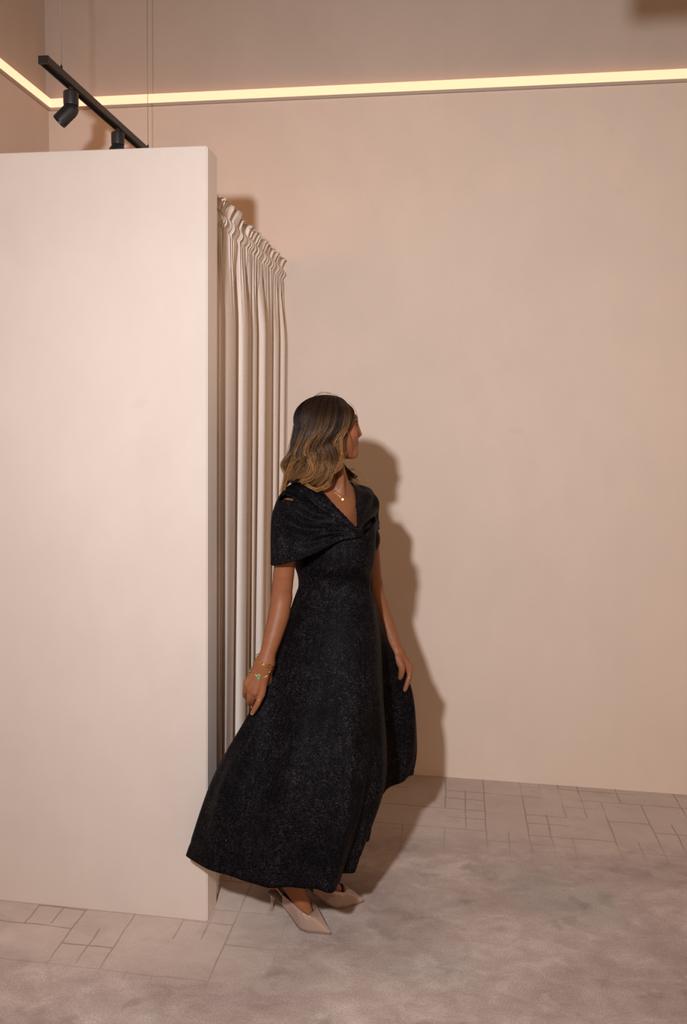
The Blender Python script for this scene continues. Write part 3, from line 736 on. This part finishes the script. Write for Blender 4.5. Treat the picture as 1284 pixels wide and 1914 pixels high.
def hair():
    C = np.array([[P(*p) for p in g] for g in GUIDES]); ng, npt = C.shape[:2]
    core = np.array([P(610, 745+ (880-745)*t, 2.445) for t in np.linspace(0, 1, npt)])     # axis the hair wraps around
    def surf(g, t):                                     # g,t arrays of equal shape
        A = cr(C, np.clip(g, 0, ng-1-1e-6))             # (n,npt,3)
        out = np.zeros((len(g), 3)); 
        i = np.clip(np.floor(t).astype(int), 0, npt-2); f = (t-i)[:, None]; n = np.arange(len(g))
        p1, p2 = A[n, i], A[n, i+1]; p0 = np.where((i == 0)[:, None], 2*p1-p2, A[n, np.maximum(i-1, 0)]); p3 = np.where((i == npt-2)[:, None], 2*p2-p1, A[n, np.minimum(i+2, npt-1)])
        o = .5*((2*p1)+(-p0+p2)*f+(2*p0-5*p1+4*p2-p3)*f**2+(-p0+3*p1-3*p2+p3)*f**3)
        # stay outside the skull
        c = hd(-.008, 0, .022); rad = np.array([.083, .103, .080]); q = o-c; e = np.stack([q@HR, q@HF, q[:, 2]], 1)/rad
        L = np.linalg.norm(e, axis=1)[:, None]; sc = np.where((L < 1) & (e[:, 2:3] > -.55), 1/(L+1e-6), 1)
        return c+q*sc
    ax = lambda t: np.stack([np.interp(t, np.arange(npt), core[:, k]) for k in range(3)], -1)
    root = np.array([.020, .0095, .006]); mid = np.array([.085, .038, .015]); tip = np.array([.40, .20, .080]); gold = np.array([.38, .168, .052])
    # base volume
    R, S = 60, 150; tt = np.repeat(np.linspace(0, npt-1.45, R), S); gg = np.tile(np.linspace(0, ng-1, S), R)
    Pp = surf(gg, tt); A_ = ax(tt); d = Pp-A_; L = np.linalg.norm(d, axis=1)[:, None]
    Pp = A_+d*np.maximum(0, (L-.012)/(L+1e-9))
    Pp[:S] = Pp[:S].mean(0)*.15+Pp[:S]*.85
    ho = big_mesh('hair', Pp, grid_quads(R, S, False), M_hair, person); ho['label'] = 'wavy shoulder-length brown hair with golden highlights'
    cf = np.clip(tt/(npt-1), 0, 1)[:, None]; set_col(ho, root*(1-cf)+mid*.55*cf)
    md = ho.modifiers.new('thickness', 'SOLIDIFY'); md.thickness = .006; md.offset = 0
    # crown cap between the partings
    # strands gathered in locks
    nl = 170; lock_g = np.sort(rng.uniform(0, ng-1, nl)); lock_hl = rng.random(nl); lock_len = rng.uniform(.88, 1.0, nl); lock_ph = rng.uniform(0, 6.28, nl); lock_dep = rng.random(nl)
    ns = 50; n = nl*ns; lk = np.repeat(np.arange(nl), ns); m = 30
    g0 = lock_g[lk]+rng.normal(0, .11, n); gl = lock_g[lk]
    dep = lock_dep[lk]*.006+rng.random(n)*.005; hlf = np.clip(lock_hl[lk]+rng.normal(0, .20, n), 0, 1); ln = lock_len[lk]-rng.random(n)**2*.13
    ph = 1.6*np.sin(gl*1.1)+.8*gl+.35*lock_ph[lk]*.4+rng.normal(0, .22, n); fly = (rng.random(n) < .05)
    pts = np.zeros((n, m, 3)); col = np.zeros((n, m, 3))
    lum = rng.uniform(.45, 1.25, nl)[lk]*rng.uniform(.7, 1.3, n)
    start = rng.random(n)**2*.5
    for j in range(m):
        f = j/(m-1); t = start+(ln*(npt-1)-start)*f
        conv = sm(.45, 1, f)*.65
        g = g0*(1-conv)+(gl+(g0-gl)*.25)*conv
        g = g+.17*np.sin(ph+f*11)*sm(.3, .7, f)
        p = surf(np.clip(g, 0, ng-1), np.clip(t, 0, npt-1-1e-4)); a = ax(t); d = p-a; L = np.linalg.norm(d, axis=1)[:, None]; d = d/(L+1e-9)
        rad = -dep+.0085*np.sin(ph+1.2+f*11)*sm(.3, .75, f)+np.where(fly, .010*f**2, 0)
        if j == 0: rad = rad*0-.002
        p = p+d*rad[:, None]
        pts[:, j] = p
        w1 = sm(.35, .85, t/(npt-1))
        base = root[None]*(1-w1[:, None])+mid[None]*w1[:, None]
        h = (sm(.66, .95, hlf)*(.06+.80*sm(.16, .55, t/(npt-1))))[:, None]*.85; e = (sm(.60, 1.0, t/(npt-1))*(.15+.6*hlf))[:, None]
        c = base*(1-h)+gold[None]*h; col[:, j] = (c*(1-e)+tip[None]*e)*lum[:, None]
    # loose curls, flicked ends and flyaways, each a lock of its own
    LOOSE = [([(612,862,2.316),(619,884,2.314),(612,905,2.318),(592,915,2.324),(573,907,2.332)], 70, .0045, .8, .0),
             ([(640,858,2.330),(632,878,2.328),(612,890,2.326),(600,902,2.330)], 60, .0045, .7, .0),
             ([(578,862,2.306),(588,880,2.310),(580,894,2.318),(562,900,2.328)], 60, .0050, .9, .0),
             ([(552,858,2.318),(541,878,2.326),(533,898,2.345),(527,921,2.362)], 70, .0050, .9, .0),
             ([(542,850,2.36),(529,866,2.355),(534,884,2.355),(546,896,2.352)], 50, .0040, .6, .0),
             ([(632,868,2.54),(645,888,2.535),(657,896,2.53),(668,903,2.53)], 60, .0060, .2, .0),
             ([(640,884,2.53),(660,877,2.535),(677,886,2.535),(684,903,2.535)], 9, .0022, .6, .4),
             ([(644,890,2.53),(662,901,2.535),(678,902,2.535),(692,898,2.53)], 9, .0022, .6, .4),
             ([(630,872,2.345),(634,892,2.352),(630,908,2.358),(620,917,2.362)], 4, .0008, .2, .4),
             ([(640,905,2.40),(640,918,2.395),(638,930,2.385)], 3, .0006, .2, .4),
             ([(648,800,2.352),(653,818,2.352),(652,838,2.352),(646,850,2.35)], 5, .0015, .3, .4),
             ([(580,748,2.43),(598,735,2.44),(615,735,2.44),(632,740,2.44)], 7, .0022, .3, .4),
             ([(652,752,2.41),(662,762,2.41),(668,778,2.41),(669,790,2.41)], 5, .0016, .5, .4),
             ([(552,780,2.43),(545,815,2.42),(536,850,2.41),(527,880,2.40)], 6, .0030, .4, .4)]
    ex_p = []; ex_c = []; ex_f = []
    for ctl, cnt, spread, gf, thin in LOOSE:
        C_ = np.array([P(*p) for p in ctl]); tt_ = np.linspace(0, len(ctl)-1, m); base_ = cr(C_, tt_); fr_ = np.linspace(0, 1, m)
        for _k in range(cnt):
            o1 = rng.normal(0, spread, 3); o2 = rng.normal(0, spread, 3); wv = rng.uniform(0, 6.28)
            ex_p.append(base_+o1[None]*(1-fr_[:, None])+o2[None]*fr_[:, None]*.75+.25*spread*np.sin(fr_*9+wv)[:, None]*np.array([1, .4, .5]))
            g_ = np.clip(gf+rng.normal(0, .25), 0, 1); ex_c.append((mid[None]*(1-g_)+(gold*.55+tip*.45)[None]*g_)*(.75+.5*fr_[:, None])*rng.uniform(.55, 1.2)); ex_f.append(thin > 0)
    pts = np.concatenate([pts, np.array(ex_p)]); col = np.concatenate([col, np.array(ex_c)]); fly = np.concatenate([fly, np.array(ex_f)]); n = len(pts)
    T = np.gradient(pts, axis=1); T /= np.linalg.norm(T, axis=2)[..., None]+1e-9
    vw = pts-CAM; vw /= np.linalg.norm(vw, axis=2)[..., None]
    s1 = np.cross(T, vw); s1 /= np.linalg.norm(s1, axis=2)[..., None]+1e-9; s2 = np.cross(T, s1)
    rad = (.00055*(1-.55*np.linspace(0, 1, m)**2))[None, :, None]*np.where(fly, .6, 1)[:, None, None]
    Vt = np.stack([pts+rad*(math.cos(a)*s1+math.sin(a)*s2) for a in (0, 2.094, 4.189)], 2)      # n,m,3,3
    base = (np.arange(n)[:, None]*m+np.arange(m-1)[None])*3
    Q = np.stack([np.stack([base+k, base+(k+1) % 3, base+3+(k+1) % 3, base+3+k], -1) for k in range(3)], 2).reshape(-1, 4)
    so = big_mesh('strands', Vt.reshape(-1, 3), Q, M_hair, ho); set_col(so, np.repeat(col.reshape(-1, 3), 3, 0)); so['kind'] = 'stuff'
hair()

# ------------------------------------------------------------------ jewellery
def ring_on(axis_pt, axis, r, n=48, sx=1., tilt=None):
    axis = np.array(axis, float); axis /= np.linalg.norm(axis)
    a = np.cross(axis, np.array([0, 1., 0])); a /= np.linalg.norm(a); b = np.cross(axis, a)
    return np.array([axis_pt+r*(math.cos(t)*a*sx+math.sin(t)*b) for t in np.linspace(0, 2*math.pi, n, endpoint=False)]), a, b
fa = WR-P(510, 1190, 2.29); fa /= np.linalg.norm(fa)
# open bangle with two flat ends crossing on the near side
fr = [hit(u, v, .0016) for u, v in ((481.5, 1231), (484.5, 1235.5), (490, 1241), (497, 1245), (504, 1246.5), (508.5, 1246.5))]
fr = [p for p in fr if p is not None]; mc = np.mean(fr, 0)
bk = [fr[-1]+np.array([.004, .022, .004]), mc+np.array([.010, .052, .010]), mc+np.array([-.008, .050, .016]), fr[0]+np.array([-.006, .020, .006])]
bang = tube('bracelet', cr(np.array(fr+bk), np.linspace(0, len(fr)+4, 80, endpoint=False), True), .0011, M_gold, person, 8, True); bang['label'] = 'thin open gold bangle on her right wrist'
for uvp in (((488, 1239), (492.5, 1243.5), (502, 1248)), ((489.5, 1238), (495, 1241.5), (506, 1243))):
    pp = [hit(u, v, .0022) for u, v in uvp]; pp = [p for p in pp if p is not None]
    if len(pp) == 3: V_, F_ = tube_geo(pp, [.0022, .0016, .0009], 8); mesh_obj('bangle_end', V_, F_, M_gold, bang)
# chain bracelet with green clovers
uvs = [(466, 1250), (468.5, 1254), (474, 1259), (483.5, 1264.5), (492, 1266), (499, 1262.5), (504.5, 1256.5)]
front = [hit(u, v, .0016) for u, v in uvs]; front = [p for p in front if p is not None]
back = [front[-1]+np.array([.004, .030, .004]), np.mean(front, 0)+np.array([0, .058, .010]), front[0]+np.array([-.002, .028, .003])]
loop = cr(np.array(front+back), np.linspace(0, len(front)+3, 90, endpoint=False), True)
br = tube('bracelet', loop, .0007, M_gold, person, 6, True); br['label'] = 'fine gold chain bracelet with green clover charms'
def clover(p, nrm, r, m, parent):
    nrm = np.array(nrm)/np.linalg.norm(nrm); a = np.cross(nrm, UP); a /= np.linalg.norm(a); b = np.cross(nrm, a)
    def out(k, rr): return [p+nrm*k+rr*(.78+.22*abs(math.cos(2*t)))*(math.cos(t)*a+math.sin(t)*b) for t in np.linspace(0, 2*math.pi, 40, endpoint=False)]
    rim = tube('charm_rim', out(.0006, r), .0009, M_gold, parent, 6, True)
    V = out(.0012, r*.9)+out(-.0004, r*.95); n = 40
    mesh_obj('green_stone' if m is M_green else 'charm', V, [tuple(range(n))]+[tuple(range(n, 2*n))[::-1]]+[(i, n+i, n+(i+1) % n, (i+1) % n) for i in range(n)], m, parent, False)
for (u, v), m in (((468.5, 1254), M_green), ((483.5, 1264.5), M_green), ((504.5, 1256.5), M_gold)):
    h = hit(u, v, .002)
    if h is not None:
        dv = Vector(ray(u, v)).normalized(); nr = bvh.ray_cast(Vector(CAM), dv)[1]; nr = np.array(nr if nr.dot(dv) < 0 else -nr)
        clover(h, nr, .0062, m, br)
# finger rings
def finger_ring(a, b, t, r, label):
    c = a+(b-a)*t; pts, _, _ = ring_on(c, b-a, r, 28); o = tube('finger_ring', pts, .0008, M_gold, person, 6, True); o['label'] = label; return c
finger_ring(FR[0][0][0], FR[0][0][1], .62, .0103, 'thin gold ring on her right index finger')
finger_ring(FL[0][0][1], FL[0][0][2], .10, .0096, 'thin gold ring on her left index finger')
# nails
def nail(p, d, side, sz):
    d = d/np.linalg.norm(d); side = side/np.linalg.norm(side); n = np.cross(d, side)
    V = []; Fc = []; k = 7
    for i in range(k):
        for j in range(5):
            f = i/(k-1)-.5; g = (j-2)/2; wv = sz*.62*(1-.9*max(0, f-.2)**2*4)
            V.append(p+d*f*sz*2+side*g*wv-n*(g*g*.0014))
    Fc = [(i*5+j, i*5+j+1, i*5+6+j, i*5+5+j) for i in range(k-1) for j in range(4)]
    o = mesh_obj('nail', V, Fc, M_nail, body); md = o.modifiers.new('thickness', 'SOLIDIFY'); md.thickness = .0006
tipd = FR[0][0][3]-FR[0][0][2]; cd_ = CAM-FR[0][0][3]; cd_ = cd_/np.linalg.norm(cd_)
nail(FR[0][0][3]+cd_*.0066+tipd/np.linalg.norm(tipd)*.001, tipd, np.cross(tipd, cd_), .0052)
# necklace and pendant
ch = [hit(u, v, .0012) for u, v in ((604, 915), (614, 917), (624, 921), (632, 926), (639, 931), (645, 924), (650, 916))]
ch = np.array([c for c in ch if c is not None])
neckl = tube('necklace', cr(ch, np.linspace(0, len(ch)-1, 60)), .0004, M_gold, person, 6); neckl['label'] = 'fine gold necklace with a small pendant'
pd = hit(640, 934, .002)
if pd is not None: clover(pd+np.array([0, -.001, 0]), CAM-pd, .0036, M_gold, neckl)
# eyes and lashes
for sd in (-1, 1):
    c = hd(.0700, .028*sd, .0145); bm = bmesh.new(); bmesh.ops.create_uvsphere(bm, u_segments=20, v_segments=14, radius=.0112)
    [setattr(v_, 'co', Vector(HR*v_.co.x*.85+HF*v_.co.y*1.12+UP*v_.co.z*.55)) for v_ in bm.verts]; bmesh.ops.translate(bm, verts=bm.verts, vec=Vector(c)); me = bpy.data.meshes.new('eye'); bm.to_mesh(me); bm.free()
    ey = link('eye', me, M_eye, body)
    bm = bmesh.new(); bmesh.ops.create_uvsphere(bm, u_segments=16, v_segments=10, radius=.0048); bmesh.ops.translate(bm, verts=bm.verts, vec=Vector(c+HF*.0083)); me = bpy.data.meshes.new('iris'); bm.to_mesh(me); bm.free()
    link('iris', me, M_iris, ey)
    V = []; Fc = []
    for k in range(22):
        a = (k/21-.5)*1.9; base = c+(HF*math.cos(a)+HR*math.sin(a)*sd)*.0118+UP*.0035; tipp = base+(HF*math.cos(a*1.15)+HR*math.sin(a*1.15)*sd)*.0085+UP*.0035
        midp = (base+tipp)/2-UP*.0016; vv, ff = tube_geo([base, midp, tipp], [.0005, .0004, .00012], 4)
        Fc += [tuple(i+len(V) for i in f) for f in ff]; V += vv
    mesh_obj('eyelashes', V, Fc, M_lash, body)
